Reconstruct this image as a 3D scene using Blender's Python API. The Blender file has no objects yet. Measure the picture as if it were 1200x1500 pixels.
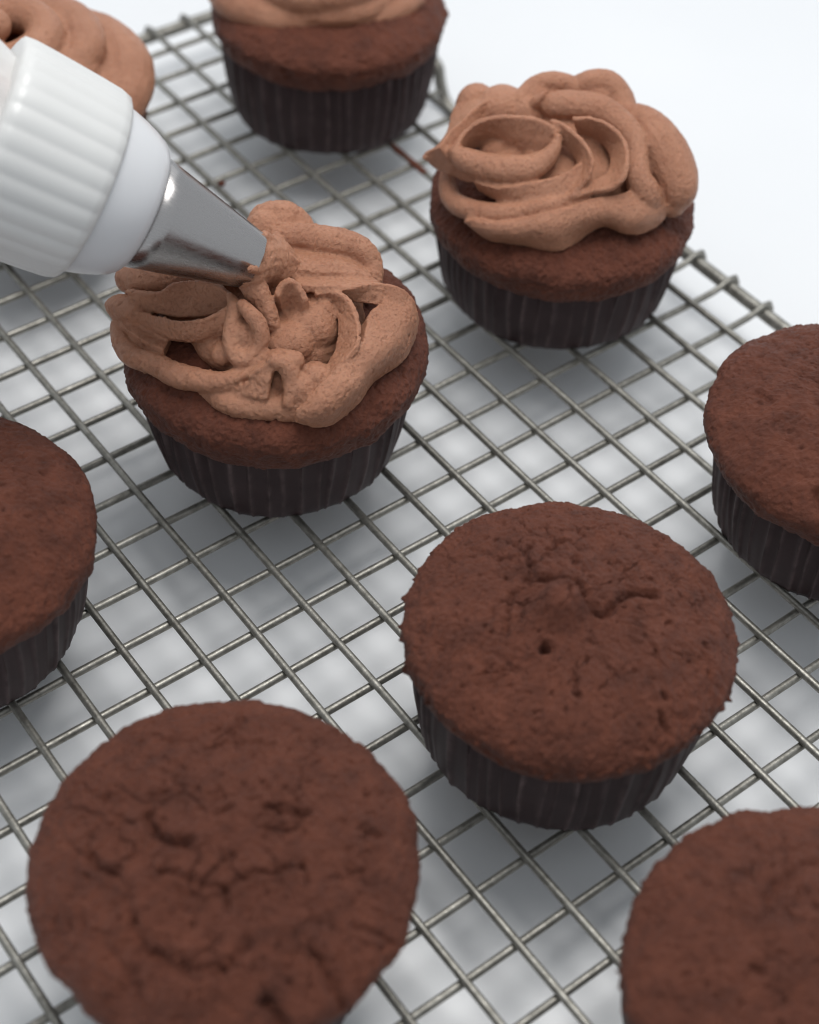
import bpy, math, random
import numpy as np
from mathutils import Vector, Matrix

MM = 0.001
scene = bpy.context.scene
COL = scene.collection
RACK_Z = 16.5          # height of the upper wires above the table, mm

# ------------------------------------------------------------------ camera
cam_d = bpy.data.cameras.new('camera')
cam = bpy.data.objects.new('camera', cam_d)
COL.objects.link(cam)
cam.matrix_world = Matrix((
    (0.7997910401, 0.4261992832, -0.4227155818, -186.346*MM),
    (-0.5990361123, 0.6119618925, -0.5163897543, -208.581*MM),
    (0.0386008843, 0.6662257974, 0.7447504002, (259.787+RACK_Z)*MM),
    (0, 0, 0, 1)))
cam_d.sensor_fit = 'AUTO'
cam_d.sensor_width = 36.0
cam_d.lens = 2360.8/1500*36
cam_d.clip_start = 0.01
cam_d.clip_end = 10.0
cam_d.dof.use_dof = True
cam_d.dof.focus_distance = 0.325
cam_d.dof.aperture_fstop = 11.5
scene.camera = cam

# ------------------------------------------------------------------ world and lamps
world = bpy.data.worlds.new('World')
scene.world = world
world.use_nodes = True
bg = world.node_tree.nodes['Background']
bg.inputs['Color'].default_value = (0.90, 0.95, 1.0, 1)
bg.inputs['Strength'].default_value = 0.68

def area(name, loc, target, size, power, color, size_y=None):
    d = bpy.data.lights.new(name, 'AREA')
    d.energy = power; d.color = color; d.size = size
    if size_y: d.shape = 'RECTANGLE'; d.size_y = size_y
    o = bpy.data.objects.new(name, d); COL.objects.link(o)
    o.location = loc
    o.rotation_euler = (Vector(target)-Vector(loc)).to_track_quat('-Z', 'Y').to_euler()
    return o
# a wide window behind and to the right, and a ceiling lamp
area('window_light', (0.55, 0.75, 0.75), (-0.02, 0.0, 0.03), 0.8, 0.9, (0.95, 0.98, 1.0))
area('ceiling_light', (0.07, 0.04, 0.72), (0.03, 0.02, 0), 0.36, 3.9, (1.0, 0.985, 0.96))
scene.view_settings.view_transform = 'Standard'
scene.view_settings.look = 'None'
scene.view_settings.exposure = 0.0
scene.view_settings.gamma = 1.0
scene.cycles.filter_width = 1.1

# ------------------------------------------------------------------ helpers
def mesh_object(name, verts, faces, mat, parent=None, smooth=True, matrix=None):
    me = bpy.data.meshes.new(name)
    me.from_pydata([tuple(v) for v in verts] if not isinstance(verts, np.ndarray) else verts.tolist(), [], faces if isinstance(faces, list) else faces.tolist())
    me.materials.append(mat)
    if smooth:
        me.polygons.foreach_set('use_smooth', [True]*len(me.polygons))
    me.update()
    o = bpy.data.objects.new(name, me); COL.objects.link(o)
    if parent is not None: o.parent = parent
    if matrix is not None: o.matrix_world = matrix
    return o
def thing(name, label, category, loc=(0, 0, 0), group=None):
    o = bpy.data.objects.new(name, None); COL.objects.link(o)
    o.empty_display_size = 0.01
    o.location = loc; o['label'] = label; o['category'] = category
    if group: o['group'] = group
    return o

rngp = np.random.RandomState(7)
PERM = np.concatenate([rngp.permutation(256)]*3)
GRAD = rngp.normal(size=(256, 3)); GRAD /= np.linalg.norm(GRAD, axis=1)[:, None]
def perlin(p, seed=0):
    p = p + seed*17.31
    i = np.floor(p).astype(int); f = p-i
    u = f*f*f*(f*(f*6-15)+10)
    i &= 255
    def g(dx, dy, dz):
        h = PERM[PERM[PERM[(i[:, 0]+dx) & 255]+((i[:, 1]+dy) & 255)]+((i[:, 2]+dz) & 255)]
        return ((f-[dx, dy, dz])*GRAD[h]).sum(1)
    x0 = g(0,0,0)*(1-u[:,0])+g(1,0,0)*u[:,0]; x1 = g(0,1,0)*(1-u[:,0])+g(1,1,0)*u[:,0]
    x2 = g(0,0,1)*(1-u[:,0])+g(1,0,1)*u[:,0]; x3 = g(0,1,1)*(1-u[:,0])+g(1,1,1)*u[:,0]
    y0 = x0*(1-u[:,1])+x1*u[:,1]; y1 = x2*(1-u[:,1])+x3*u[:,1]
    return (y0*(1-u[:,2])+y1*u[:,2])*1.6
def fbm(p, seed=0, oct=3):
    s = 0; a = 1.0
    for k in range(oct):
        s = s+a*perlin(p*2**k, seed+k*3); a *= .5
    return s
JIT = rngp.rand(256, 256, 2)
def worley_edge(x, y):
    """distance to the nearest cell border in the plane (F2-F1)"""
    i = np.floor(x).astype(int); j = np.floor(y).astype(int)
    f1 = np.full(x.shape, 9.); f2 = np.full(x.shape, 9.)
    for a in (-1, 0, 1):
        for b in (-1, 0, 1):
            ci, cj = i+a, j+b
            q = JIT[ci & 255, cj & 255]
            d = np.hypot(ci+q[..., 0]-x, cj+q[..., 1]-y)
            m = d < f1
            f2 = np.where(m, f1, np.minimum(f2, d)); f1 = np.where(m, d, f1)
    return f2-f1

# ------------------------------------------------------------------ materials
def material(name):
    m = bpy.data.materials.new(name); m.use_nodes = True
    nt = m.node_tree; b = nt.nodes['Principled BSDF']
    return m, nt, b
def node(nt, kind, **kw):
    n = nt.nodes.new(kind)
    for k, v in kw.items():
        if k.startswith('in_'): n.inputs[k[3:].replace('_', ' ')].default_value = v
        else: setattr(n, k, v)
    return n
def ramp(nt, src, stops):
    r = nt.nodes.new('ShaderNodeValToRGB')
    el = r.color_ramp.elements
    while len(el) < len(stops): el.new(0.5)
    for e, (p, c) in zip(el, stops): e.position = p; e.color = c if len(c) == 4 else (*c, 1)
    nt.links.new(src, r.inputs[0]); return r.outputs[0]
def noise(nt, scale, detail=4, rough=.55, vec=None, dist=0):
    n = node(nt, 'ShaderNodeTexNoise', in_Scale=scale, in_Detail=detail, in_Roughness=rough, in_Distortion=dist)
    if vec is not None: nt.links.new(vec, n.inputs['Vector'])
    return n.outputs['Fac']
def bump(nt, b, height, strength, dist, prev=None):
    n = node(nt, 'ShaderNodeBump', in_Strength=strength, in_Distance=dist)
    nt.links.new(height, n.inputs['Height'])
    if prev is not None: nt.links.new(prev, n.inputs['Normal'])
    nt.links.new(n.outputs[0], b.inputs['Normal']); return n.outputs[0]
def coords(nt):
    return nt.nodes.new('ShaderNodeTexCoord').outputs['Object']

def cake_material():
    m, nt, b = material('chocolate_cake'); v = coords(nt)
    f = noise(nt, 220, 5, .65, v)
    c = ramp(nt, f, [(0.25, (0.074, 0.0205, 0.0105)), (0.5, (0.122, 0.0350, 0.0180)), (0.78, (0.165, 0.050, 0.0265))])
    g = noise(nt, 45, 3, .5, v)
    mx = node(nt, 'ShaderNodeMix', data_type='RGBA', blend_type='MULTIPLY'); mx.inputs[0].default_value = 1
    nt.links.new(c, mx.inputs[6]); nt.links.new(ramp(nt, g, [(0.3, (.90, .90, .90)), (.7, (1.08, 1.08, 1.06))]), mx.inputs[7])
    nt.links.new(mx.outputs[2], b.inputs['Base Color'])
    b.inputs['Roughness'].default_value = 0.52
    b.inputs['Specular IOR Level'].default_value = 0.25
    b.inputs['Sheen Weight'].default_value = 0.05
    b.inputs['Sheen Roughness'].default_value = 0.5
    b.inputs['Sheen Tint'].default_value = (.9, .75, .75, 1)
    n1 = bump(nt, b, noise(nt, 1000, 6, .75, v), 1.0, .0008)
    vo = node(nt, 'ShaderNodeTexVoronoi', in_Scale=850.0, in_Randomness=1.0); nt.links.new(v, vo.inputs['Vector'])
    bump(nt, b, vo.outputs['Distance'], .8, .0004, n1)
    return m
def frosting_material():
    m, nt, b = material('chocolate_buttercream'); v = coords(nt)
    c = ramp(nt, noise(nt, 90, 4, .6, v), [(0.3, (0.375, 0.165, 0.093)), (0.7, (0.48, 0.230, 0.138))])
    pit = noise(nt, 1700, 3, .7, v)
    pm = ramp(nt, pit, [(0.30, (.84, .80, .77)), (0.50, (1, 1, 1))])
    mx = node(nt, 'ShaderNodeMix', data_type='RGBA', blend_type='MULTIPLY'); mx.inputs[0].default_value = 1
    nt.links.new(c, mx.inputs[6]); nt.links.new(pm, mx.inputs[7]); nt.links.new(mx.outputs[2], b.inputs['Base Color'])
    b.inputs['Roughness'].default_value = 0.37
    b.inputs['Specular IOR Level'].default_value = 0.5
    b.inputs['Subsurface Weight'].default_value = 0.25
    b.inputs['Subsurface Radius'].default_value = (1.0, .5, .3)
    b.inputs['Subsurface Scale'].default_value = 0.0012
    n1 = bump(nt, b, noise(nt, 1000, 6, .8, v), 1.0, .0005)
    bump(nt, b, ramp(nt, pit, [(.28, (0, 0, 0)), (.46, (1, 1, 1))]), .7, .0002, n1)
    return m
def paper_material():
    m, nt, b = material('brown_baking_paper'); v = coords(nt)
    base = ramp(nt, noise(nt, 120, 4, .6, v), [(.3, (.030, .0165, .0172)), (.7, (.046, .0265, .0275))])
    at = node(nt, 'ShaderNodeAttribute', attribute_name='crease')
    ridge_light = node(nt, 'ShaderNodeMath', operation='MULTIPLY'); nt.links.new(at.outputs['Fac'], ridge_light.inputs[0])
    nt.links.new(ramp(nt, noise(nt, 260, 3, .6, v), [(.35, (.1,)*3), (.65, (.75,)*3)]), ridge_light.inputs[1])
    mx = node(nt, 'ShaderNodeMix', data_type='RGBA'); nt.links.new(ridge_light.outputs[0], mx.inputs[0])
    nt.links.new(base, mx.inputs[6]); mx.inputs[7].default_value = (.16, .112, .11, 1)  # paler colour painted on the pleat ridges as the light they catch
    nt.links.new(mx.outputs[2], b.inputs['Base Color'])
    b.inputs['Roughness'].default_value = 0.55
    b.inputs['Specular IOR Level'].default_value = 0.22
    bump(nt, b, noise(nt, 900, 3, .6, v), .3, .0001)
    return m
def wire_material():
    m, nt, b = material('nickel_plated_wire'); v = coords(nt)
    nt.links.new(ramp(nt, noise(nt, 500, 5, .7, v), [(.3, (.17, .162, .142)), (.7, (.35, .338, .305))]), b.inputs['Base Color'])
    b.inputs['Metallic'].default_value = 0.85
    nt.links.new(ramp(nt, noise(nt, 900, 4, .7, v), [(.3, (.36,)*3), (.7, (.58,)*3)]), b.inputs['Roughness'])
    bump(nt, b, noise(nt, 1500, 3, .6, v), .6, .00012)
    return m
def steel_material():
    m, nt, b = material('brushed_stainless_steel'); v = coords(nt)
    mp = node(nt, 'ShaderNodeMapping'); mp.inputs['Scale'].default_value = (1, 1, .06); nt.links.new(v, mp.inputs[0])
    f = noise(nt, 2200, 3, .6, mp.outputs[0])
    b.inputs['Base Color'].default_value = (.38, .365, .36, 1); b.inputs['Metallic'].default_value = 1
    nt.links.new(ramp(nt, f, [(.3, (.22,)*3), (.7, (.33,)*3)]), b.inputs['Roughness'])
    bump(nt, b, f, .12, .00004)
    return m
def plastic_material(name, col, rough=.35, sss=.3):
    m, nt, b = material(name)
    b.inputs['Base Color'].default_value = (*col, 1); b.inputs['Roughness'].default_value = rough
    b.inputs['Subsurface Weight'].default_value = sss; b.inputs['Subsurface Radius'].default_value = (1, 1, 1); b.inputs['Subsurface Scale'].default_value = .002
    v = coords(nt); bump(nt, b, noise(nt, 300, 3, .5, v), .15, .0001)
    return m
def bag_material():
    m, nt, b = material('clear_bag_film'); v = coords(nt)
    nt.links.new(ramp(nt, noise(nt, 60, 3, .5, v), [(.35, (.62, .56, .54)), (.65, (.80, .79, .78))]), b.inputs['Base Color'])
    b.inputs['Roughness'].default_value = .3; b.inputs['Transmission Weight'].default_value = .25
    return m
def table_material():
    m, nt, b = material('white_tabletop'); v = coords(nt)
    nt.links.new(ramp(nt, noise(nt, 8, 4, .5, v), [(.3, (.70, .712, .728)), (.7, (.73, .740, .754))]), b.inputs['Base Color'])
    nt.links.new(ramp(nt, noise(nt, 25, 3, .5, v), [(.3, (.30,)*3), (.7, (.38,)*3)]), b.inputs['Roughness'])
    b.inputs['Specular IOR Level'].default_value = .4
    bump(nt, b, noise(nt, 350, 3, .5, v), .08, .0002)
    return m
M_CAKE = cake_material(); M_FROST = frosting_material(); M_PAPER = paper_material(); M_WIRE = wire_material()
M_STEEL = steel_material(); M_NUT = plastic_material('white_plastic', (.60, .60, .59)); M_COLLAR = plastic_material('milky_plastic', (.60, .605, .62), .3, .5)
M_BAG = bag_material(); M_TABLE = table_material()

# ------------------------------------------------------------------ tabletop
tb = mesh_object('tabletop', [(-1.0, -0.9, -.02), (1.3, -0.9, -.02), (1.3, 1.6, -.02), (-1.0, 1.6, -.02), (-1.0, -0.9, 0), (1.3, -0.9, 0), (1.3, 1.6, 0), (-1.0, 1.6, 0)],
    [(4, 5, 6, 7), (3, 2, 1, 0), (0, 1, 5, 4), (1, 2, 6, 5), (2, 3, 7, 6), (3, 0, 4, 7)], M_TABLE, smooth=False)
tb['kind'] = 'structure'

# ------------------------------------------------------------------ swept tubes and lofted sheets (mm)
def catmull(pts, n):
    p = np.asarray(pts, float)
    d = np.r_[0, np.cumsum(np.linalg.norm(np.diff(p[:, :3], axis=0), axis=1)+1e-6)]
    t = np.linspace(0, d[-1], n)
    P = np.vstack([2*p[0]-p[1], p, 2*p[-1]-p[-2]])
    D = np.r_[-(d[1]-d[0]), d, d[-1]+(d[-1]-d[-2])]
    k = np.clip(np.searchsorted(d, t, side='right')-1, 0, len(p)-2)
    h = (d[k+1]-d[k]); u = ((t-d[k])/h)[:, None]
    p0, p1, p2, p3 = P[k], P[k+1], P[k+2], P[k+3]
    m1 = (p2-p0)/(D[k+2]-D[k])[:, None]*h[:, None]; m2 = (p3-p1)/(D[k+3]-D[k+1])[:, None]*h[:, None]
    return (2*u**3-3*u**2+1)*p1+(u**3-2*u**2+u)*m1+(-2*u**3+3*u**2)*p2+(u**3-u**2)*m2
def tube(pts, radius=None, sides=10, step=1.0, cap=True):
    """closed tube along pts (x, y, z[, r]) in mm"""
    p = np.asarray(pts, float)
    if p.shape[1] == 3: p = np.c_[p, np.full(len(p), radius)]
    L = np.linalg.norm(np.diff(p[:, :3], axis=0), axis=1).sum()
    q = catmull(p, max(4, int(L/step)+1)) if step else p
    c = q[:, :3]; r = np.maximum(q[:, 3], .2)
    if cap:   # hemispherical ends
        t0 = c[0]-c[1]; t0 /= np.linalg.norm(t0); t1 = c[-1]-c[-2]; t1 /= np.linalg.norm(t1)
        A = [(c[0]+t0*r[0]*math.sin(a), r[0]*math.cos(a)) for a in (1.45, 1.0, .5)]
        Bq = [(c[-1]+t1*r[-1]*math.sin(a), r[-1]*math.cos(a)) for a in (.5, 1.0, 1.45)]
        c = np.vstack([[a[0] for a in A], c, [a[0] for a in Bq]]); r = np.r_[[a[1] for a in A], r, [a[1] for a in Bq]]
    t = np.gradient(c, axis=0); t /= np.linalg.norm(t, axis=1)[:, None]
    u = np.cross(t[0], [0, 0, 1.]);
    if np.linalg.norm(u) < .1: u = np.cross(t[0], [1., 0, 0])
    u /= np.linalg.norm(u); V = []
    ang = np.arange(sides)*2*math.pi/sides
    for k in range(len(c)):
        u = u-t[k]*(u@t[k]); u /= np.linalg.norm(u); w = np.cross(t[k], u)
        V.append(c[k]+r[k]*(np.cos(ang)[:, None]*u+np.sin(ang)[:, None]*w))
    n = len(c); V = np.vstack(V)
    F = [(k*sides+s, k*sides+(s+1) % sides, (k+1)*sides+(s+1) % sides, (k+1)*sides+s) for k in range(n-1) for s in range(sides)]
    F.append(tuple(range(sides-1, -1, -1))); F.append(tuple((n-1)*sides+s for s in range(sides)))
    return V, F
def sheet(rails, thick, n=44, m=14):
    """solid petal lofted over rails, thickness given per rail"""
    R = [catmull(r, n) for r in rails]
    K = len(R)
    G = np.zeros((m, n, 4))
    for j in range(n):
        pts = np.array([list(R[k][j])+[thick[min(k, len(thick)-1)]] for k in range(K)])
        if K == 2:
            s = np.linspace(0, 1, m)[:, None]; G[:, j] = pts[0]*(1-s)+pts[1]*s
        else:
            G[:, j] = catmull(pts, m)
    X = G[..., :3]
    du = np.gradient(X, axis=0); dv = np.gradient(X, axis=1)
    N = np.cross(du, dv); N /= np.linalg.norm(N, axis=2)[..., None]+1e-9
    T = G[..., 3:]/2
    up = (X+N*T).reshape(-1, 3); dn = (X-N*T).reshape(-1, 3)
    V = np.vstack([up, dn]); o = m*n; F = []
    for i in range(m-1):
        for j in range(n-1):
            a = i*n+j; F.append((a, a+1, a+n+1, a+n)); F.append((o+a, o+a+n, o+a+n+1, o+a+1))
    for j in range(n-1):
        F.append((j, o+j, o+j+1, j+1)); a = (m-1)*n+j; F.append((a, a+1, o+a+1, o+a))
    for i in range(m-1):
        a = i*n; F.append((a, a+n, o+a+n, o+a)); a = i*n+n-1; F.append((a, o+a, o+a+n, a+n))
    return V, F
def blob(x, y, z, rx, ry, rz, n=20, m=12):
    V = [(x, y, z+rz)]; F = []
    for i in range(1, m):
        a = math.pi*i/m
        for j in range(n):
            b = 2*math.pi*j/n
            V.append((x+rx*math.sin(a)*math.cos(b), y+ry*math.sin(a)*math.sin(b), z+rz*math.cos(a)))
    V.append((x, y, z-rz)); e = len(V)-1
    for j in range(n):
        F.append((0, 1+j, 1+(j+1) % n)); F.append((e, 1+(m-2)*n+(j+1) % n, 1+(m-2)*n+j))
    for i in range(m-2):
        for j in range(n):
            a = 1+i*n+j; b = 1+i*n+(j+1) % n; F.append((a, a+n, b+n, b))
    return np.array(V), F
def fused(name, pieces, voxel, mat, parent, seed, rough=1.0, smooth_it=1):
    """fuse closed pieces (mm) into one continuous surface and give it a whipped texture"""
    V = []; F = []; o = 0
    for v, f in pieces:
        V.append(v); F += [tuple(i+o for i in q) for q in f]; o += len(v)
    me = bpy.data.meshes.new('pieces'); me.from_pydata(np.vstack(V).tolist(), [], F); me.update()
    tmp = bpy.data.objects.new('pieces', me); COL.objects.link(tmp)
    md = tmp.modifiers.new('r', 'REMESH'); md.mode = 'VOXEL'; md.voxel_size = voxel
    if smooth_it:
        s = tmp.modifiers.new('s', 'SMOOTH'); s.factor = .5; s.iterations = smooth_it
    dg = bpy.context.evaluated_depsgraph_get()
    out = bpy.data.meshes.new_from_object(tmp.evaluated_get(dg))
    bpy.data.objects.remove(tmp); bpy.data.meshes.remove(me)
    n = len(out.vertices); co = np.zeros(n*3); out.vertices.foreach_get('co', co); co = co.reshape(-1, 3)
    no = np.zeros(n*3); out.vertices.foreach_get('normal', no); no = no.reshape(-1, 3)
    d = .24*fbm(co*.16, seed, 2)+.11*fbm(co*.55, seed+5, 3)+.05*perlin(co*1.6, seed+6)+.035*perlin(co*2.6, seed+7)
    tear = fbm(co*.22, seed+9, 2)
    rag = np.clip((tear-.12)*3.5, 0, 1)
    d = d*rough+rag*rough*(.24*fbm(co*1.3, seed+11, 2))-rough*.45*np.clip(perlin(co*.8, seed+21)-.42, 0, 1)*2-.30*np.clip(perlin(co*1.5, seed+22)-.45, 0, 1)*2
    co = (co+no*d[:, None])*MM
    out.vertices.foreach_set('co', co.ravel()); out.materials.clear(); out.materials.append(mat)
    out.polygons.foreach_set('use_smooth', [True]*len(out.polygons)); out.update(); out.name = name
    ob = bpy.data.objects.new(name, out); COL.objects.link(ob); ob.parent = parent
    return ob

# ------------------------------------------------------------------ cooling rack
PITCH = 12.0
XA, XB, YA, YB = -16.22*PITCH, 6.22*PITCH, -21.85*PITCH, 13.85*PITCH
rack = thing('cooling_rack', 'grey metal wire cooling rack standing on the white tabletop', 'cooling rack', (0, 0, RACK_Z*MM))
rng = random.Random(4)
FZ = -2.4; FR = 1.75; WR = 0.85
def add_tube(name, pts, r, parent, sides=10, step=1.0, mat=None):
    V, F = tube(pts, r, sides, step)
    return mesh_object(name, V*MM, F, mat or M_WIRE, parent)
def wobble(n, amp):
    a = [rng.uniform(-amp, amp) for _ in range(n)]
    return a
for i in range(-16, 6):                       # upper wires, running away to the far edge
    w0 = rng.uniform(-.22, .22); w1 = rng.uniform(-.22, .22)
    if i == 3: w0, w1 = .2, 1.3
    ys = np.linspace(YA+6, YB-6, 14)
    pts = []
    for a in (-1.3, -.6, 0.1): pts.append((i*PITCH+w0, YA+(FR+WR)*math.sin(a-0.4)*1.0, FZ+(FR+WR)*math.cos(a-.4)))
    for k, y in enumerate(ys):
        t = k/(len(ys)-1); pts.append((i*PITCH+w0*(1-t)+w1*t+rng.uniform(-.16, .16), y, rng.uniform(-.05, .05)))
    for a in (0.0, .7, 1.5): pts.append((i*PITCH+w1, YB+(FR+WR)*math.sin(a+.1), FZ+(FR+WR)*math.cos(a+.1)))
    if i == 3: bent_wire = [p for p in pts if 40 < p[1] < 95]
    add_tube('wire', pts, WR, rack, 10, 2.5)
for j in range(-21, 14):                      # lower wires, running across
    w0 = rng.uniform(-.25, .25); w1 = rng.uniform(-.25, .25); pts = []
    for a in (-1.5, -.7, 0): pts.append((XA+(FR+WR)*math.sin(a), j*PITCH+w0, FZ+(FR+WR)*math.cos(a)))
    xs = np.linspace(XA+5, XB-5, 12)
    for k, x in enumerate(xs):
        t = k/(len(xs)-1); pts.append((x, j*PITCH+w0*(1-t)+w1*t+rng.uniform(-.16, .16), -1.45+rng.uniform(-.05, .05)))
    if j in (8, 9, -16): pts = [p for p in pts if p[0] < XB-12]+[(XB-(10.5 if j != 9 else 3), j*PITCH+w1, -1.45)]
    else:
     for a in (-.1, .7, 1.6): pts.append((XB+(FR+WR)*math.sin(a), j*PITCH+w1, FZ+(FR+WR)*math.cos(a)))
    add_tube('wire', pts, WR, rack, 10, 2.5)
# frame with four feet bent down out of the long sides
def side_pts(x, ys, feet, sgn):
    pts = []
    for y in ys:
        if not any(abs(y-f) < 14 for f in feet): pts.append((x, y, FZ))
    for f in feet:
        for dy, z in ((-10.5, FZ-1.5), (-9.6, FZ-4.5), (-7.0, -.74*RACK_Z), (-2.5, -RACK_Z+FR+.2), (2.5, -RACK_Z+FR+.2), (7.0, -.74*RACK_Z), (9.6, FZ-4.5), (10.5, FZ-1.5)):
            pts.append((x, f+dy, z))
    pts.sort(key=lambda p: p[1]*sgn); return pts
RC = 22.0
feet = (98.5, -190.0)
path = []
path += side_pts(XB, np.arange(YA+RC+4, YB-RC, 10), feet, 1)
path += [(XB-RC+RC*math.cos(a), YB-RC+RC*math.sin(a), FZ) for a in np.linspace(.15, math.pi/2-.15, 6)]
path += [(x, YB, FZ) for x in np.arange(XB-RC-4, XA+RC, -14)]
path += [(XA+RC-RC*math.sin(a), YB-RC+RC*math.cos(a), FZ) for a in np.linspace(.15, math.pi/2-.15, 6)]
path += side_pts(XA, np.arange(YA+RC+4, YB-RC, 10), feet, -1)
path += [(XA+RC-RC*math.cos(a), YA+RC-RC*math.sin(a), FZ) for a in np.linspace(.15, math.pi/2-.15, 6)]
path += [(x, YA, FZ) for x in np.arange(XA+RC+4, XB-RC, 14)]
path += [(XB-RC+RC*math.sin(a), YA+RC-RC*math.cos(a), FZ) for a in np.linspace(.15, math.pi/2-.15, 6)]
path.append(path[0])
add_tube('frame', path, FR, rack, 12, 1.5)

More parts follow.
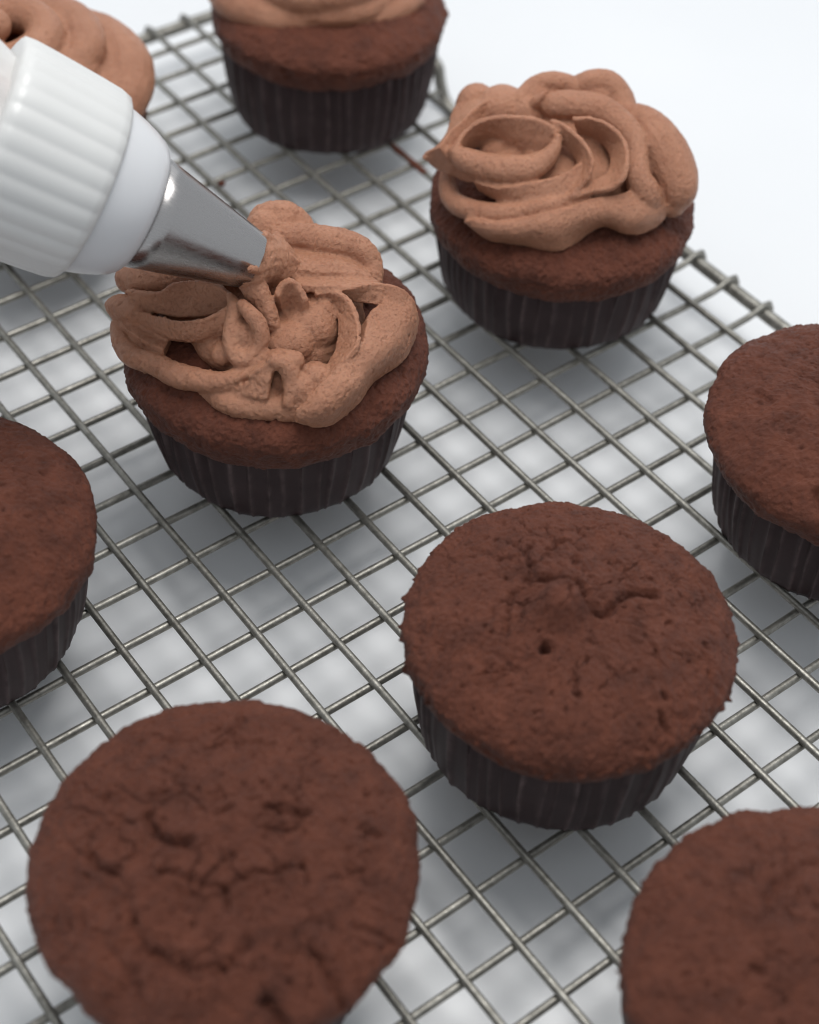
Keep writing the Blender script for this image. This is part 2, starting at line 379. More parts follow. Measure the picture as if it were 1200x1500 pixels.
FOLDS = {
 'C1': [
  ["t",[[-27.8,16.6,34.0,1.6],[-30.0,11.7,34.0,2.0],[-30.2,6.4,34.0,2.3],[-28.0,1.3,34.5,2.3],[-26.1,-4.5,35.0,2.6],[-23.2,-9.7,36.0,2.3],[-20.1,-13.3,37.0,2.1],[-16.8,-14.0,38.0,1.9],[-14.1,-14.9,40.0,1.8],[-11.2,-17.6,42.0,1.9],[-8.6,-20.3,42.0,2]]],
  ["s",[[[-28.2,14.5,35.0],[-28.0,7.4,35.5],[-25.8,1.7,35.5]],[[-24.7,14.3,36.0],[-23.5,9.6,35.5],[-21.6,5.5,35.0]]],[3,3]],
  ["t",[[-26.9,20.5,36.0,1.6],[-26.4,17.9,37.0,2.8],[-25.1,13.9,38.0,2.7],[-23.4,11.8,37.0,2]]],
  ["s",[[[-25.8,15.9,38.0],[-24.2,8.4,41.0],[-22.7,2.6,43.0],[-20.2,-2.1,45.0],[-16.5,-3.8,46.0],[-12.6,-4.3,47.5]],[[-25.5,14.9,36.0],[-24.3,7.8,38.0],[-22.5,2.2,39.0],[-19.7,-2.0,40.0],[-16.3,-4.3,41.0],[-13.7,-6.8,43.0]],[[-23.0,16.1,35.0],[-21.2,10.8,35.0],[-19.4,5.6,36.0],[-16.5,2.3,37.0],[-12.7,0.3,38.0],[-10.3,-2.5,40.0]]],[0.8,1.8,2.8]],
  ["t",[[-21.6,21.2,40.0,3.2],[-19.5,18.3,41.0,4],[-14.6,14.0,42.0,4],[-8.7,7.5,43.0,4],[-5.4,4.8,43.0,3.5]]],
  ["s",[[[-25.1,16.5,42.0],[-21.2,10.3,44.0],[-18.4,8.4,46.5],[-15.3,5.6,47.5],[-12.6,2.1,48.0],[-12.0,-1.9,48.0]],[[-24.2,15.6,40.0],[-21.5,10.8,41.0],[-18.8,7.1,42.0],[-15.7,4.1,43.0],[-12.9,1.3,44.0],[-11.2,-1.3,45.0]],[[-23.3,16.3,38.0],[-21.7,10.7,39.0],[-19.6,5.6,40.0],[-16.3,2.0,41.0],[-13.3,0.3,42.0],[-11.1,-1.0,44.0]]],[0.9,1.8,2.6]],
  ["t",[[-12.2,-3.0,48.0,1.0],[-12.8,-5.7,47.0,1.6],[-14.6,-7.4,45.0,1.7],[-15.8,-8.6,43.5,1.9],[-16.4,-10.4,41.5,2],[-15.8,-13.1,40.5,2],[-13.5,-13.8,42.0,1.9],[-11.9,-13.4,44.5,1.8],[-11.5,-11.8,47.0,1.7],[-12.1,-9.9,48.5,1.5],[-12.2,-7.6,49.0,1.2]]],
  ["b",[-13.2,-9.6,41.6,3.4,3.2,4.6]],
  ["b",[-13.6,-7.8,43.0,2.0,2.0,3.0]],
  ["b",[-16.2,-3.5,38.0,3.0,3.0,2.6]],
  ["b",[-17.5,-0.9,38.0,2.0,2.0,2.0]],
  ["b",[-16.8,-7.4,38.5,3.0,3.0,2.5]],
  ["t",[[-22.5,-9.0,33.0,2.0],[-20.8,-14.5,33.0,3.0],[-17.6,-18.3,33.0,3.2],[-13.8,-21.2,33.0,3.2],[-11.5,-23.9,33.5,3.0],[-9.7,-26.0,35.0,2.5]]],
  ["s",[[[-21.7,-11.8,35.5],[-19.7,-15.5,35.5],[-17.7,-18.7,36.0],[-15.4,-21.0,36.0]],[[-19.8,-14.5,37.0],[-17.5,-16.6,38.5],[-15.6,-18.2,39.5],[-13.9,-20.0,40.0]],[[-18.7,-15.8,38.0],[-16.2,-16.9,41.0],[-13.9,-18.1,42.5],[-11.5,-19.4,43.0]]],[2.5,2.2,2.2]],
  ["b",[-13.3,-19.1,34.5,2.2,2.2,2.4]],
  ["b",[-11.6,-18.7,37.0,1.8,1.8,2.2]],
  ["b",[-8.8,-23.1,36.0,4.2,4.4,4.6]],
  ["b",[-5.8,-23.3,37.5,3.6,3.6,4.0]],
  ["t",[[-12.5,-18.9,43.0,1.6],[-10.7,-20.5,42.0,1.9],[-10.4,-21.9,39.8,1.9],[-11.3,-23.2,37.6,1.8],[-12.7,-24.3,36.0,1.6]]],
  ["s",[[[-12.1,-25.1,32.0],[-10.1,-27.9,32.0],[-7.6,-29.4,32.0],[-3.8,-29.4,32.0],[0.1,-28.5,32.5],[5.2,-25.6,33.0],[9.4,-24.8,33.0],[14.7,-23.8,33.0],[18.8,-21.5,33.5],[23.2,-17.5,35.0]],[[-12.5,-26.9,35.0],[-10.5,-28.9,36.5],[-7.1,-30.1,38.0],[-3.1,-29.7,39.0],[1.9,-27.9,39.5],[6.3,-26.4,40.0],[10.4,-24.9,40.0],[14.6,-23.0,40.0],[18.0,-20.8,40.0],[20.6,-18.7,40.0]],[[-12.7,-26.7,35.0],[-9.9,-27.2,37.0],[-4.4,-26.5,40.0],[-1.0,-26.1,41.5],[2.9,-25.0,42.5],[6.4,-22.0,43.0],[9.5,-19.1,43.0],[13.8,-17.6,43.0],[17.5,-17.3,42.5],[20.0,-17.6,41.5]]],[2.4,3.4,3]],
  ["s",[[[3.9,-9.3,47.0],[7.8,-12.9,47.5],[14.5,-14.7,47.0],[19.4,-16.7,45.0],[22.0,-17.9,41.5],[22.6,-18.5,37.5]],[[5.9,-8.4,44.0],[9.5,-11.7,43.5],[13.1,-15.5,43.0],[15.5,-18.8,42.0],[17.5,-21.0,40.0],[18.8,-21.7,38.0]]],[1.0,2.4]],
  ["s",[[[2.4,-11.0,47.5],[5.4,-12.0,47.5],[7.1,-15.0,47.5],[7.2,-18.2,46.5],[5.1,-23.0,45.5],[2.1,-26.4,44.5],[-1.8,-27.0,42.5],[-4.7,-27.0,40.5],[-8.1,-26.6,38.0]],[[4.4,-9.0,44.0],[6.1,-11.5,43.5],[5.9,-14.9,43.0],[4.5,-17.8,42.0],[2.1,-20.6,40.5],[-1.2,-22.6,39.5],[-3.4,-23.2,38.0],[-7.1,-23.4,36.0]]],[1.2,2.0]],
  ["b",[1.0,-10.5,39.5,6.6,7.5,6.0]],
  ["b",[-5.0,-13.2,39.5,6.0,5.0,4.5]],
  ["b",[4.2,-10.8,41.0,3.8,5.0,5.0]],
  ["s",[[[-5.2,-9.0,49.0],[-3.5,-8.2,50.5],[-2.0,-8.7,51.5],[-0.6,-9.9,50.5],[-0.4,-12.3,48.0]],[[-4.1,-7.8,43.0],[-3.3,-8.0,44.0],[-1.8,-8.3,44.0],[-1.1,-10.3,44.0],[-0.3,-12.4,43.0]]],[1.2,2.5]],
  ["t",[[6.1,8.1,47.0,3.2],[8.1,6.0,47.5,3.2],[11.2,3.1,47.5,3.4],[15.4,0.4,46.5,3.5],[19.3,-2.0,44.5,3.5],[20.5,-5.0,42.0,3.1],[19.1,-8.0,40.5,2.3]]],
  ["s",[[[6.4,6.0,45.0],[11.0,1.5,44.5],[15.4,-2.1,43.5],[18.1,-6.2,41.0]],[[1.9,-1.9,48.0],[6.7,-6.0,48.0],[11.9,-8.3,46.5],[16.2,-10.3,44.0]],[[2.0,-4.2,46.5],[6.6,-7.3,46.3],[12.0,-9.8,45.3],[16.6,-11.4,43.5]],[[0.2,-8.1,47.6],[5.2,-11.8,47.6],[10.7,-13.6,46.6],[16.5,-14.0,45.0]]],[3,3,2.6,1.6]],
  ["b",[5.7,11.4,45.0,4.8,5.0,6.4]],
  ["b",[9.2,11.1,44.0,5.2,5.0,7.0]],
  ["b",[11.5,7.8,44.0,3.6,4.5,5.0]],
  ["t",[[4.4,14.0,46.0,2.2],[6.8,14.3,48.0,2.6],[8.9,13.0,49.0,2.8],[11.1,11.7,48.5,2.9],[13.0,9.4,47.0,2.6],[13.1,6.5,46.0,2.2]]],
  ["t",[[-5.2,-1.6,53.0,5.0],[-1.9,0.1,50.0,5.5],[1.0,0.5,45.0,6],[0.1,-2.5,43.0,5]]],
  ["s",[[[-2.4,-0.2,52.5],[-0.8,-1.8,52.5],[2.2,-2.6,52.0],[4.0,-3.9,50.0]],[[-1.3,0.1,50.0],[-0.5,-1.5,49.0],[1.2,-2.5,48.0],[3.0,-2.9,48.0]]],[1.1,2.2]],
  ["s",[[[-1.5,1.2,57.0],[-0.5,-0.5,56.0],[0.7,-1.0,53.0]],[[-4.4,-3.5,56.0],[-2.7,-3.2,54.0],[-1.2,-2.8,52.0]]],[1.4,1.8]],
  ["b",[-3.8,-1.0,53.0,3.4,3.4,4.0]],
  ["b",[-8.1,-4.0,52.5,3.2,3.2,3.4]],
  ["b",[-2.8,-0.5,55.0,2.4,2.4,2.8]],
  ["b",[-9.3,-4.2,51.5,2.0,2.0,2.0]],
  ["t",[[-6.8,-5.0,54.0,1.6],[-10.5,-8.1,57.5,0.7]]],
  ["t",[[-2.2,-0.6,56.5,1.5],[-4.3,-2.2,59.0,0.5]]],
  ["t",[[-8.7,-3.7,50.5,2.2],[-8.1,-5.7,49.5,2.7],[-7.5,-7.7,47.5,2.2],[-7.5,-9.6,46.0,1.8],[-7.5,-10.9,44.0,1.6]]],
  ["t",[[4.0,5.0,50.0,1.5],[2.2,0.9,50.0,2.0],[0.7,-0.8,49.0,2.2]]],
  ["b",[-1.1,-2.3,36.0,19.0,17.1,8.0]],
  ["b",[-10.5,10.5,37.0,10.0,9.0,6.0]],
  ["b",[18.9,2.7,36.0,9.0,9.0,7.0]],
 ],
 'C2': [
  ["t",[[-24.3,14.1,34.0,1.5],[-26.3,11.6,32.5,2.1],[-28.6,6.2,32.0,2.4],[-28.2,0.1,33.0,2.5],[-25.1,-4.7,34.0,2.4],[-21.9,-8.1,35.0,2.3],[-18.6,-10.9,36.5,2.1],[-13.8,-13.8,38.0,1.7],[-8.5,-16.2,39.0,1.4]]],
  ["s",[[[-29.8,-0.3,32.0],[-28.6,-3.0,30.0],[-27.4,-6.2,29.0],[-24.1,-9.9,29.0],[-21.6,-13.0,29.0],[-19.3,-16.3,29.0],[-16.5,-18.3,29.0],[-12.5,-18.2,29.5],[-9.3,-18.5,31.0],[-6.0,-19.3,32.0],[-3.6,-20.7,31.5],[-2.3,-23.5,31.0],[0.1,-25.0,30.5],[3.4,-25.4,30.5],[7.2,-25.3,31.5],[9.1,-24.1,33.0]],[[-30.2,-1.2,33.0],[-29.6,-4.0,33.0],[-28.1,-7.1,33.0],[-25.2,-10.7,33.5],[-21.9,-13.8,34.5],[-18.3,-16.5,35.0],[-14.3,-17.6,35.5],[-10.7,-19.2,36.5],[-6.9,-20.6,36.5],[-3.3,-22.6,35.5],[0.4,-24.3,35.0],[4.7,-24.2,35.0],[7.2,-23.7,35.5]],[[-30.2,-1.7,33.5],[-28.9,-4.3,33.5],[-26.6,-7.5,34.0],[-23.2,-10.5,35.0],[-19.8,-13.2,37.0],[-15.0,-15.7,38.0],[-11.0,-16.8,38.5],[-6.3,-18.3,39.0],[-2.4,-19.7,39.0],[1.5,-20.1,38.5],[4.3,-21.7,38.0],[6.4,-22.1,36.0]]],[2,3.6,2.6]],
  ["s",[[[-28.2,7.9,44.0],[-24.5,9.9,46.0],[-21.5,9.7,48.0],[-18.5,8.4,49.3],[-14.6,5.8,50.0],[-11.1,2.8,50.0],[-8.8,-0.1,49.5],[-7.6,-2.2,48.5],[-8.0,-4.1,47.0]],[[-24.9,10.8,40.0],[-20.6,11.3,41.0],[-16.8,10.1,41.0],[-13.6,5.8,41.5],[-11.0,1.6,41.5],[-9.1,-2.2,41.5],[-6.8,-2.7,42.0]]],[1.1,3]],
  ["t",[[-26.6,9.5,43.0,1.6],[-26.1,6.5,42.5,2.6],[-23.8,2.8,41.8,3.2],[-19.9,-1.2,41.5,3.5],[-15.6,-3.9,42.0,3.1],[-12.2,-5.0,43.5,2.4],[-9.7,-5.1,45.5,1.7],[-8.1,-4.2,47.3,1.0]]],
  ["b",[-16.5,7.1,40.0,4.0,3.0,3.4]],
  ["b",[-10.5,-0.0,40.0,3.2,3.0,3.2]],
  ["b",[-13.6,4.1,38.0,9.0,4.0,4.0]],
  ["s",[[[-31.1,15.5,39.5],[-29.0,12.7,41.5],[-27.8,10.5,42.5],[-26.9,8.5,43.0],[-23.8,6.7,40.0]],[[-27.8,14.5,37.5],[-26.8,11.4,37.0],[-25.8,8.3,37.0],[-25.2,4.6,37.5],[-24.2,1.9,38.0]]],[0.9,2.6]],
  ["s",[[[-30.6,15.2,39.5],[-26.5,14.7,41.0],[-21.0,18.3,41.0],[-15.6,23.8,41.0],[-9.8,26.6,41.0]],[[-28.8,10.5,42.5],[-24.3,12.2,44.0],[-20.6,12.7,45.0],[-15.5,15.1,45.0],[-10.2,16.2,45.0]]],[1.6,4]],
  ["s",[[[-26.0,2.3,40.0],[-23.2,-2.5,40.0],[-18.3,-6.1,40.5],[-12.5,-9.1,41.5],[-8.2,-10.0,42.5],[-4.3,-9.6,43.5]],[[-23.6,2.4,36.5],[-22.3,-1.9,36.0],[-20.2,-6.7,36.0],[-15.8,-10.9,37.0],[-11.3,-13.6,38.5],[-5.6,-13.1,40.5]]],[2.8,3]],
  ["s",[[[-6.7,0.4,49.0],[-5.8,-2.7,49.5],[-5.3,-6.5,48.8],[-5.0,-10.6,47.5],[-5.9,-14.0,46.2],[-8.0,-15.6,44.0],[-10.2,-15.7,42.0],[-13.7,-15.1,39.5],[-17.2,-12.5,37.5]],[[-6.1,-1.7,45.0],[-5.3,-4.4,44.5],[-4.4,-7.2,43.0],[-5.3,-9.9,42.0],[-7.1,-11.2,40.5],[-8.9,-11.4,39.5],[-11.8,-11.2,38.0],[-14.9,-9.8,36.5]]],[1.0,2.4]],
  ["s",[[[-3.3,-3.0,50.0],[0.3,-5.9,50.3],[2.6,-10.4,49.5],[2.9,-14.3,48.0],[0.2,-18.7,46.2],[-2.4,-20.9,44.2],[-5.0,-20.4,42.0],[-8.4,-18.0,41.0],[-12.8,-15.8,40.0]],[[-0.1,-2.4,45.5],[2.5,-4.9,44.5],[3.6,-8.1,43.5],[2.4,-12.2,42.5],[-0.5,-14.8,41.5],[-4.3,-15.7,41.0],[-7.0,-14.2,40.5],[-8.7,-13.1,39.0]]],[1.0,2.6]],
  ["t",[[0.0,5.8,47.0,3.5],[2.8,3.1,47.5,3.6],[6.7,-1.4,47.5,3.6],[8.2,-7.1,46.5,3.3],[7.9,-11.9,45.0,3],[6.0,-15.7,43.0,2.8],[3.7,-19.2,41.0,3],[4.4,-21.9,37.5,3.6],[5.6,-22.3,34.0,3.5]]],
  ["t",[[13.3,-3.3,45.0,3],[15.4,-8.2,44.0,4.4],[15.1,-14.8,42.0,5.2],[14.2,-19.9,39.0,5.4],[12.9,-23.7,36.5,4.6],[11.5,-24.1,33.5,3.4]]],
  ["b",[15.3,-22.9,36.0,3.2,3.5,4.2]],
  ["b",[12.8,-16.6,37.0,5.0,6.0,6.0]],
  ["t",[[6.0,7.4,45.0,2.8],[8.6,8.1,47.0,3.0],[11.2,6.3,48.5,3.4],[14.2,3.9,48.0,3.6],[15.0,1.0,46.0,3.6],[13.6,-2.5,44.0,3.5]]],
  ["b",[11.2,4.6,45.0,4.5,5.0,5.0]],
  ["b",[4.0,12.7,45.0,4.6,5.0,4.6]],
  ["b",[-0.4,12.9,45.0,4.0,4.0,4.4]],
  ["t",[[-4.6,13.3,46.0,2.0],[-0.8,14.0,47.5,2.2],[2.2,12.9,48.5,2.4],[5.2,10.9,48.5,2.5],[7.2,8.7,47.5,2.4],[7.3,6.7,46.0,2]]],
  ["b",[-4.4,14.7,45.5,2.0,2.0,2.2]],
  ["b",[-3.1,12.6,43.0,5.0,6.0,5.0]],
  ["b",[-6.9,16.8,43.0,6.0,6.0,5.0]],
  ["t",[[-3.3,9.8,46.0,1.8],[-3.1,8.5,48.5,1.3],[-2.5,8.0,50.0,0.6]]],
  ["t",[[-1.5,6.2,47.0,2.2],[0.2,4.7,49.0,1.6],[3.2,3.4,49.0,1.4]]],
  ["b",[2.3,3.2,48.0,3.0,2.4,2.2]],
  ["b",[-8.5,23.9,40.0,5.0,5.0,5.5]],
  ["b",[1.9,1.0,34.0,22.0,20.0,9.0]],
  ["b",[4.4,3.3,38.0,15.0,14.0,8.0]],
 ],
 'C3': [
  ["t",[[-23.8,17.5,34.0,4],[-24.4,7.7,33.5,5],[-19.8,-1.4,33.0,5.4],[-13.6,-7.9,33.5,5],[-4.7,-12.1,35.0,4.5],[6.6,-14.4,37.0,4],[16.6,-12.9,38.0,4]]],
  ["t",[[-16.4,-5.7,32.5,3.5],[-11.2,-10.6,32.5,4.2],[-0.5,-15.3,32.5,4.6],[9.3,-16.4,33.0,4.4],[18.2,-12.8,33.5,4.4],[24.2,-7.5,35.0,4.4]]],
 ],
}
CRACKS = {
 'C4': [[[[[-3.8,8.4],[-0.9,5.8],[1.8,2.0],[0.8,-2.3],[2.4,-5.3],[7.0,-4.3],[10.2,-4.3],[13.3,-6.9]],1.5,1.9],[[[-8.0,8.1],[-10.5,5.7],[-14.5,1.9]],1.0,0.9],[[[2.1,14.8],[-0.6,12.3],[-3.1,7.9]],0.8,1.1],[[[4.2,11.9],[7.7,12.3]],0.8,1.1],[[[5.0,6.4],[6.3,6.8]],1.0,1.3],[[[-18.6,0.3],[-16.6,-4.8],[-22.9,-1.2]],0.7,0.5],[[[6.2,-8.9],[5.3,-15.7],[3.2,-18.8]],0.8,0.5],[[[20.5,10.8],[12.1,12.9],[7.2,18.0]],0.5,0.5],[[[-10.9,-4.5],[-10.9,-5.0]],1.5,3.2],[[[-12.2,-14.5],[-12.2,-15.1]],0.9,1.3],[[[0.8,-22.8],[0.6,-23.7]],0.9,1.2],[[[-2.1,-25.6],[-2.2,-28.4]],0.9,1.2],[[[14.5,-19.2],[14.3,-20.0]],0.8,1]],[[-3.5,0.1,4.2,6.0],[3.8,2.3,6,0.8],[1.8,9.6,7,0.9]]],
 'C5': [[[[[-7.5,10.2],[-8.3,6.7],[-7.2,3.9],[-5.0,2.3]],1.5,1.9],[[[-18.3,9.8],[-18.3,7.9],[-16.9,5.4]],1.2,1.2],[[[-18.6,-4.1],[-19.2,-8.3],[-17.8,-12.3],[-15.8,-15.3],[-11.3,-18.2],[-6.6,-16.9]],1.6,1.2],[[[1.2,-22.9],[1.0,-27.4],[0.9,-32.0]],1.3,1.3],[[[-8.5,-25.7],[-8.5,-28.9]],1.9,1.8],[[[8.0,15.8],[11.2,16.0],[15.5,18.5]],1.0,1.0],[[[3.4,21.7],[7.3,19.4]],1,0.7],[[[10.2,15.6],[16.4,10.6]],0.7,0.5],[[[8.8,0.1],[10.6,-2.1],[13.4,-3.8]],1.0,1.1],[[[1.2,3.8],[3.6,3.1]],0.9,1],[[[19.3,-10.3],[21.0,-13.0]],1.2,1.0],[[[-10.8,0.3],[-7.7,-4.4],[-4.5,-7.8],[-0.6,-7.9],[3.6,-9.7],[7.6,-11.0]],1.0,1.0],[[[-4.5,-7.8],[-6.2,-10.9]],1,0.9],[[[7.8,-11.1],[6.0,-14.6]],0.9,0.8],[[[15.3,-12.5],[13.6,-15.7]],0.9,0.6],[[[9.0,-23.2],[13.0,-27.5]],0.9,0.8],[[[-16.9,5.4],[-16.3,1.3],[-18.6,-4.1]],1.2,0.7],[[[-5.2,13.6],[-2.8,12.4]],1,0.8]],[[3.8,3.4,8,0.8],[-12.4,-4.3,7,0.8],[-15.8,-19.7,9,1.0]]],
 'C6': [[[[[6.0,14.6],[1.2,13.6],[-1.8,12.1]],2,1.2],[[[-10.7,6.2],[-10.3,5.1]],1.2,1.2],[[[8.5,14.0],[10.2,13.4]],1,0.8]],[[-2.0,1.6,7,1]]],
 'C7': [[[[[-24.4,-10.0],[-25.7,-11.9]],1.5,1.5],[[[-14.9,16.1],[-15.5,11.7]],1.2,0.8]],[[-15.5,6.9,8,0.8]]],
 'C8': [[[[[17.9,-4.9],[17.3,-8.8]],1.2,0.8]],[[14.0,-9.6,7,0.8]]],
}

# ------------------------------------------------------------------ cupcakes
def seg_dist(x, y, pts):
    d = np.full(x.shape, 1e9); s = np.zeros(x.shape); tot = 0
    for (x0, y0), (x1, y1) in zip(pts[:-1], pts[1:]):
        L2 = (x1-x0)**2+(y1-y0)**2+1e-9
        t = np.clip(((x-x0)*(x1-x0)+(y-y0)*(y1-y0))/L2, 0, 1)
        d = np.minimum(d, np.hypot(x-x0-t*(x1-x0), y-y0-t*(y1-y0)))
    return d
def make_cake(parent, seed, rc, hc, dome, rp, hp, step=.32, seg=600, crack=1.0, strokes=None, bumps=None, rimr=1.0):
    prof = []
    for a in np.linspace(-math.pi/2, 0, 24):       # overhanging lip rolling over the paper
        prof.append((rp-1.6+(rc-rp+1.6)*math.cos(a)**.8 if a > -math.pi/2+1e-6 else rp-1.6, hc+(hc-hp+1.6)*math.sin(a)))
    for a in np.linspace(0, math.pi/2, 80)[1:]:
        prof.append((rc*max(math.cos(a), 0)**.86, hc+dome*math.sin(a)**1.05))
    prof[-1] = (0.0, prof[-1][1])
    prof = np.array(prof)
    d = np.r_[0, np.cumsum(np.hypot(*np.diff(prof, axis=0).T))]
    n = int(d[-1]/step); t = np.linspace(0, d[-1], n)
    r = np.interp(t, d, prof[:, 0]); z = np.interp(t, d, prof[:, 1]); r[-1] = step*.25
    tr = np.gradient(r); tz = np.gradient(z); L = np.hypot(tr, tz); nr, nz = tz/L, -tr/L
    a = np.arange(seg)*2*math.pi/seg
    ca, sa = np.cos(a), np.sin(a)
    X = (r[:, None]*ca).ravel(); Y = (r[:, None]*sa).ravel(); Z = np.repeat(z, seg)
    NX = (nr[:, None]*ca).ravel(); NY = (nr[:, None]*sa).ravel(); NZ = np.repeat(nz, seg)
    P = np.c_[X, Y, Z]; RR = np.repeat(r, seg)
    q = P+seed*31.7
    disp = 0.5*perlin(q/14, seed)*np.clip(RR/4, 0, 1)+.45*fbm(q/5, seed+1, 2)
    grain = fbm(q/1.15, seed+2, 3)
    disp += .23*grain-.16*np.abs(perlin(q/1.7, seed+4))+.07*perlin(q/.45, seed+8)
    pb = worley_edge((X+.5*perlin(q/1.1, seed+70))/1.45+seed, (Y+.5*perlin(q/1.1, seed+71))/1.45+seed*2)
    disp += .22*np.minimum(pb, .35)/.35*np.clip(perlin(q/7, seed+72)*1.5+.6, 0, 1)
    top = np.clip((Z-hc-.8)/(dome*.75), 0, 1)
    # cracked crust: irregular plates with sunken seams
    wx = X+1.6*perlin(q/3.2, seed+6)+.5*perlin(q/1.1, seed+7); wy = Y+1.6*perlin(q/3.2, seed+16)+.5*perlin(q/1.1, seed+17)
    e = worley_edge(wx/6.0+seed*7, wy/6.0+seed*3)
    mask = np.clip(perlin(q/9, seed+30)*2.2+.35, 0, 1)*top*crack
    disp -= mask*.75*np.exp(-(e/.07)**2)
    e2 = worley_edge(wx/2.6+seed*5, wy/2.6+seed*2)
    disp -= np.clip(perlin(q/6, seed+31)*2+.3, 0, 1)*(.25+.75*top)*crack*.26*np.exp(-(e2/.08)**2)
    pit = perlin(q/1.5, seed+40)
    disp -= .9*np.clip(pit-.46, 0, 1)*3*(.4+.6*top)
    if strokes:
        sx = X+.55*perlin(q/2.2, seed+50)+.25*perlin(q/.8, seed+52); sy = Y+.55*perlin(q/2.2, seed+51)+.25*perlin(q/.8, seed+53)
        for pts, w, dep in strokes:
            dd = seg_dist(sx, sy, pts)
            disp -= dep*np.exp(-(dd/(w*.55))**2)*(Z > hc)
            disp += .22*dep*np.exp(-((dd-w*1.25)/(w*.8))**2)*(Z > hc)
    if bumps:
        for bx, by, br, bh in bumps:
            disp += bh*np.exp(-(((X-bx)**2+(Y-by)**2)/(br*br))**1.5)
    # crumbly rim where the batter met the tin
    rim = np.exp(-((Z-(hc-1.0))/2.0)**2)
    disp += rimr*rim*(.9*np.clip(perlin(q/1.3, seed+60)-.28, 0, 1)*2.2+.25*perlin(q/.7, seed+61))
    disp[RR < .5] = disp[RR < .5].mean()
    V = np.c_[X+NX*disp, Y+NY*disp, Z+NZ*disp]
    base = np.arange(n-1)[:, None]*seg; s = np.arange(seg)[None]; s1 = (s+1) % seg
    F = np.stack([base+s, base+s1, base+seg+s1, base+seg+s], -1).reshape(-1, 4).tolist()
    F.append(tuple((n-1)*seg+k for k in range(seg)))
    return mesh_object('cake', V*MM, F, M_CAKE, parent)

def make_paper(parent, seed, rb, rp, hp, pleats=54):
    r = np.random.RandomState(seed)
    seg = pleats*12; rows = 16
    w = r.uniform(.6, 1.4, pleats); w = np.cumsum(w)/w.sum(); edges = np.r_[0, w]
    u = np.arange(seg)/seg
    k = np.clip(np.searchsorted(edges, u, side='right')-1, 0, pleats-1)
    f = (u-edges[k])/(edges[k+1]-edges[k])
    amp = r.uniform(.5, 1.15, pleats)
    ridge = (1-np.minimum(f, 1-f)*2)               # 1 at the sharp outer crease
    prof = (ridge**4.5)*np.where(f < .5, amp[k], amp[(k+1) % pleats])
    V = []; a = u*2*math.pi
    for i in range(rows):
        t = i/(rows-1)
        z = .2+t*hp
        rad = rb+(rp-rb)*t**.92+.5*math.sin(math.pi*t)
        if i == 0: rad -= .35
        lean = .010*np.sin(k*2.3)*t+.006*np.sin(a*9+t*5)
        pa = (.35+.65*t)*prof*1.3
        rr = rad-.55+pa+.18*np.sin(a*5+seed)+.10*np.sin(a*23+seed+t*3)
        V.append(np.c_[rr*np.cos(a+lean), rr*np.sin(a+lean), np.full(seg, z)])
    # fold inward under the cake so that the case has a rim
    V.append(np.c_[(rp-1.2)*np.cos(a), (rp-1.2)*np.sin(a), np.full(seg, hp-.2)])
    V = np.vstack(V); n = rows+1
    base = np.arange(n-1)[:, None]*seg; s = np.arange(seg)[None]; s1 = (s+1) % seg
    F = np.stack([base+s, base+s1, base+seg+s1, base+seg+s], -1).reshape(-1, 4).tolist()
    F.append(tuple(range(seg-1, -1, -1)))
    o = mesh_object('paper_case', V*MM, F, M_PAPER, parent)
    at = o.data.attributes.new('crease', 'FLOAT', 'POINT')      # mask for the highlight painted along the sharp creases
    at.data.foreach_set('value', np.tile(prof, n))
    return o

GROUP = 'chocolate cupcakes on the cooling rack'
def cupcake(key, xy, label, seed, rc=31.0, hc=27.0, dome=9.5, rb=26.6, rp=29.6, hp=22.5, **kw):
    t = thing('cupcake', label, 'cupcake', (xy[0]*MM, xy[1]*MM, (RACK_Z+.55)*MM), GROUP)
    st, bm = CRACKS.get(key, (None, None))
    make_paper(t, seed, rb, rp, hp)
    make_cake(t, seed, rc, hc, dome, rp, hp, strokes=st, bumps=bm, **kw)
    return t
def pieces_of(key):
    out = []
    for e in FOLDS[key]:
        if e[0] == 't': out.append(tube(e[1], sides=16, step=.8))
        elif e[0] == 's': out.append(sheet(e[1], e[2]))
        else: out.append(blob(*e[1]))
    return out
def swirl(cx, cy, r0, z0, r1, z1, turns, ra, rb_, a0, n=60, ridge=None):
    pts = []
    for k in range(n):
        t = k/(n-1); a = a0+turns*2*math.pi*t; r = r0+(r1-r0)*t
        pts.append((cx+r*math.cos(a), cy+r*math.sin(a), z0+(z1-z0)*t, ra+(rb_-ra)*t))
    return tube(pts, sides=16, step=1.2)

c1 = cupcake('C1', (-49.0, 7.3), 'half frosted chocolate cupcake under the steel piping nozzle', 1, rc=32.5, hc=27.5, dome=9.0, rb=26.5, rp=29.6, hp=21.5, crack=.5, rimr=.35)
fused('frosting', pieces_of('C1'), .33, M_FROST, c1, 11)
c2 = cupcake('C2', (36.9, 13.6), 'chocolate cupcake with a full frosting swirl, near the right rack edge', 2, rc=31.6, hc=23.5, dome=8.5, rb=27.4, rp=29.6, hp=19.0, crack=.4, rimr=.25)
fused('frosting', pieces_of('C2'), .33, M_FROST, c2, 12, rough=.6)
c3 = cupcake('C3', (35.3, 108.1), 'frosted chocolate cupcake at the far edge, cut off by the top of the picture', 3, rc=31.0, hc=28.0, dome=7.5, rb=27.2, rp=29.4, hp=23.0, crack=.3, seg=360, step=.5)
fused('frosting', pieces_of('C3')+[swirl(0, 2, 19, 37, 3, 52, 2.6, 6, 3.5, .6), blob(0, 0, 36, 20, 20, 8)], .6, M_FROST, c3, 13, rough=.6)
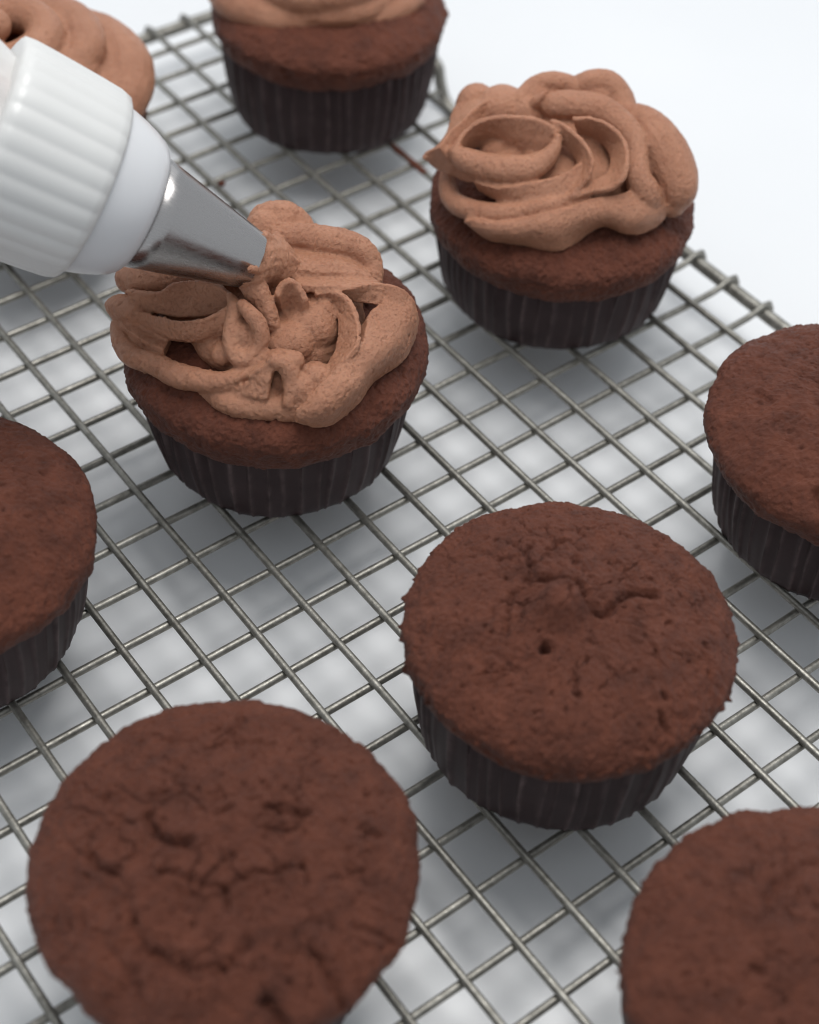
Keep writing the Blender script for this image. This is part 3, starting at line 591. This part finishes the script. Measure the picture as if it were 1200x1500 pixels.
c0 = cupcake('C0', (-54.5, 110.0), 'frosted chocolate cupcake behind the piping bag, mostly hidden', 4, rc=29.5, hc=25.0, dome=8, rb=24.0, rp=28.4, hp=21.5, crack=.3, seg=360, step=.5)
fused('frosting', [swirl(0, 0, 22, 35, 4, 54, 2.7, 7, 4, -.9), blob(0, 0, 36, 20, 20, 9), tube([(6, -24, 33, 4), (17, -19, 35, 6), (25, -8, 36, 7), (26, 6, 36, 6.5), (20, 18, 36, 6)], sides=16), tube([(4, -14, 44, 4), (15, -8, 45, 5), (18, 5, 45, 5), (10, 15, 45, 5)], sides=16)], .6, M_FROST, c0, 14, rough=.6)
cupcake('C4', (-47.9, -87.4), 'plain unfrosted chocolate cupcake with a cracked top and a small dark hole, front centre', 5, rc=30.4, hc=27.0, dome=8.5, rb=26.6, rp=28.2, hp=22.5)
cupcake('C5', (-124.5, -91.4), 'plain chocolate cupcake nearest the camera at bottom left, its top covered in cracks', 6, rimr=.2, rc=31.4, hc=27.0, dome=8.5, rb=24.6, rp=27.0, crack=1.35)
cupcake('C6', (-61.0, -162.7), 'plain chocolate cupcake cut off by the bottom right corner of the picture', 7, rc=31.0, hc=27.0, dome=8.5, seg=420, step=.45)
cupcake('C7', (34.8, -82.3), 'plain chocolate cupcake cut off by the right side, below the fully frosted one', 8, rc=31.4, hc=27.0, dome=8.5, rb=25.0, rp=27.6, crack=.6, rimr=.2, seg=420, step=.45)
cupcake('C8', (-131.8, 0.0), 'plain chocolate cupcake cut off by the left side of the picture', 9, rc=31.0, hc=27.0, dome=8.5, rb=25.2, rp=28.6, crack=.5, rimr=.2, seg=420, step=.45)

# ------------------------------------------------------------------ piping bag with coupler and nozzle
TIP = Vector((-55.1, 5.3, 54.0+RACK_Z))
Rc = cam.matrix_world.to_3x3()
AX = (-0.7077, 0.4920, 0.5070)
bag = thing('piping_bag', 'piping bag with white ribbed coupler and steel star nozzle squeezing out frosting', 'piping bag', tuple(TIP*MM))
bag.rotation_euler = Vector(AX).to_track_quat('Z', 'Y').to_euler()
def lathe(name, prof, mat, parent, seg=96, radial=None, thick=None):
    prof = np.array(prof, float); n = len(prof); a = np.arange(seg)*2*math.pi/seg
    V = []
    for i, (s, r) in enumerate(prof):
        rr = np.full(seg, r) if radial is None else r*radial(a, i, s)
        V.append(np.c_[rr*np.cos(a), rr*np.sin(a), np.full(seg, s)])
    V = np.vstack(V)
    F = [(i*seg+s, i*seg+(s+1) % seg, (i+1)*seg+(s+1) % seg, (i+1)*seg+s) for i in range(n-1) for s in range(seg)]
    return mesh_object(name, V*MM, F, mat, parent)
def star(a, i, s):
    k = max(0., 1-s/2.5)
    return 1-k*.035*(0.5-0.5*np.cos(12*a))**1.2
NZ = [(s, 5.85+5.85*s/25.0) for s in (0, .7, 1.5, 2.5, 3.5, 5, 6.5, 8, 12, 16, 20, 25)]
inner = [(s, r-.5) for s, r in NZ][::-1]
lathe('nozzle', NZ+inner+[NZ[0]], M_STEEL, bag, 128, lambda a, i, s: star(a, i, s))
lathe('collar', [(24.0, 11.0), (23.9, 12.0), (24.5, 12.9), (25.7, 13.9), (27.8, 14.9), (30, 15.7), (32.5, 16.4), (36, 17.2), (38, 17.2), (40, 15.5)], M_COLLAR, bag, 96)
def ribs(a, i, s): return 1+.014*np.abs(np.sin(a*15))**.9*(1 if 1 < i < 9 else .3)
lathe('ring_nut', [(34.4, 15.0), (34.2, 17.3), (34.9, 18.3), (36.5, 18.8), (40, 19.1), (46, 19.5), (51, 19.8), (54, 19.9), (56, 19.7), (56.6, 18.6), (56.6, 14)], M_NUT, bag, 264, ribs)
def crease(a, i, s): return 1+.05*np.sin(5*a+s*.05)+.03*np.sin(11*a+1+s*.09)
lathe('bag_sleeve', [(50, 15.5), (57, 15.8), (62, 17.5), (70, 22), (90, 31), (120, 40), (150, 44), (180, 43), (205, 34), (215, 20), (222, 6)], M_BAG, bag, 120, crease)

# ------------------------------------------------------------------ crumbs on the wires
def crumb(px, py, size, label, mat, z=.7):
    r = random.Random(int(px*10)+7)
    V, F = blob(0, 0, 0, size, size*.8, size*.7, 10, 7)
    V = V*(1+.45*perlin(V*1.4/size+px, 3))[:, None]
    o = mesh_object('crumb', V*MM, F, mat, None)
    o.location = (px*MM, py*MM, (RACK_Z+z+size*.45)*MM); o['label'] = label; o['category'] = 'crumb'
    return o
crumb(-11.0, 90.9, 1.1, 'small reddish chocolate crumb on a wire just above the steel nozzle', M_CAKE)

line = np.array(bent_wire)
ys = np.linspace(63, 84, 7)
V, F = tube([(np.interp(y, line[:, 1], line[:, 0]), y, np.interp(y, line[:, 1], line[:, 2])+.04, r) for y, r in zip(ys, (.6, .86, .90, .85, .91, .88, .6))], sides=12, step=.5)
V = V+(.06*perlin(V*.9, 5))[:, None]
sm = mesh_object('frosting_smear', V*MM, F, M_CAKE, None)
sm.location = (0, 0, RACK_Z*MM); sm['label'] = 'brown chocolate smear along the wire between the far and right frosted cupcakes'; sm['category'] = 'smear'
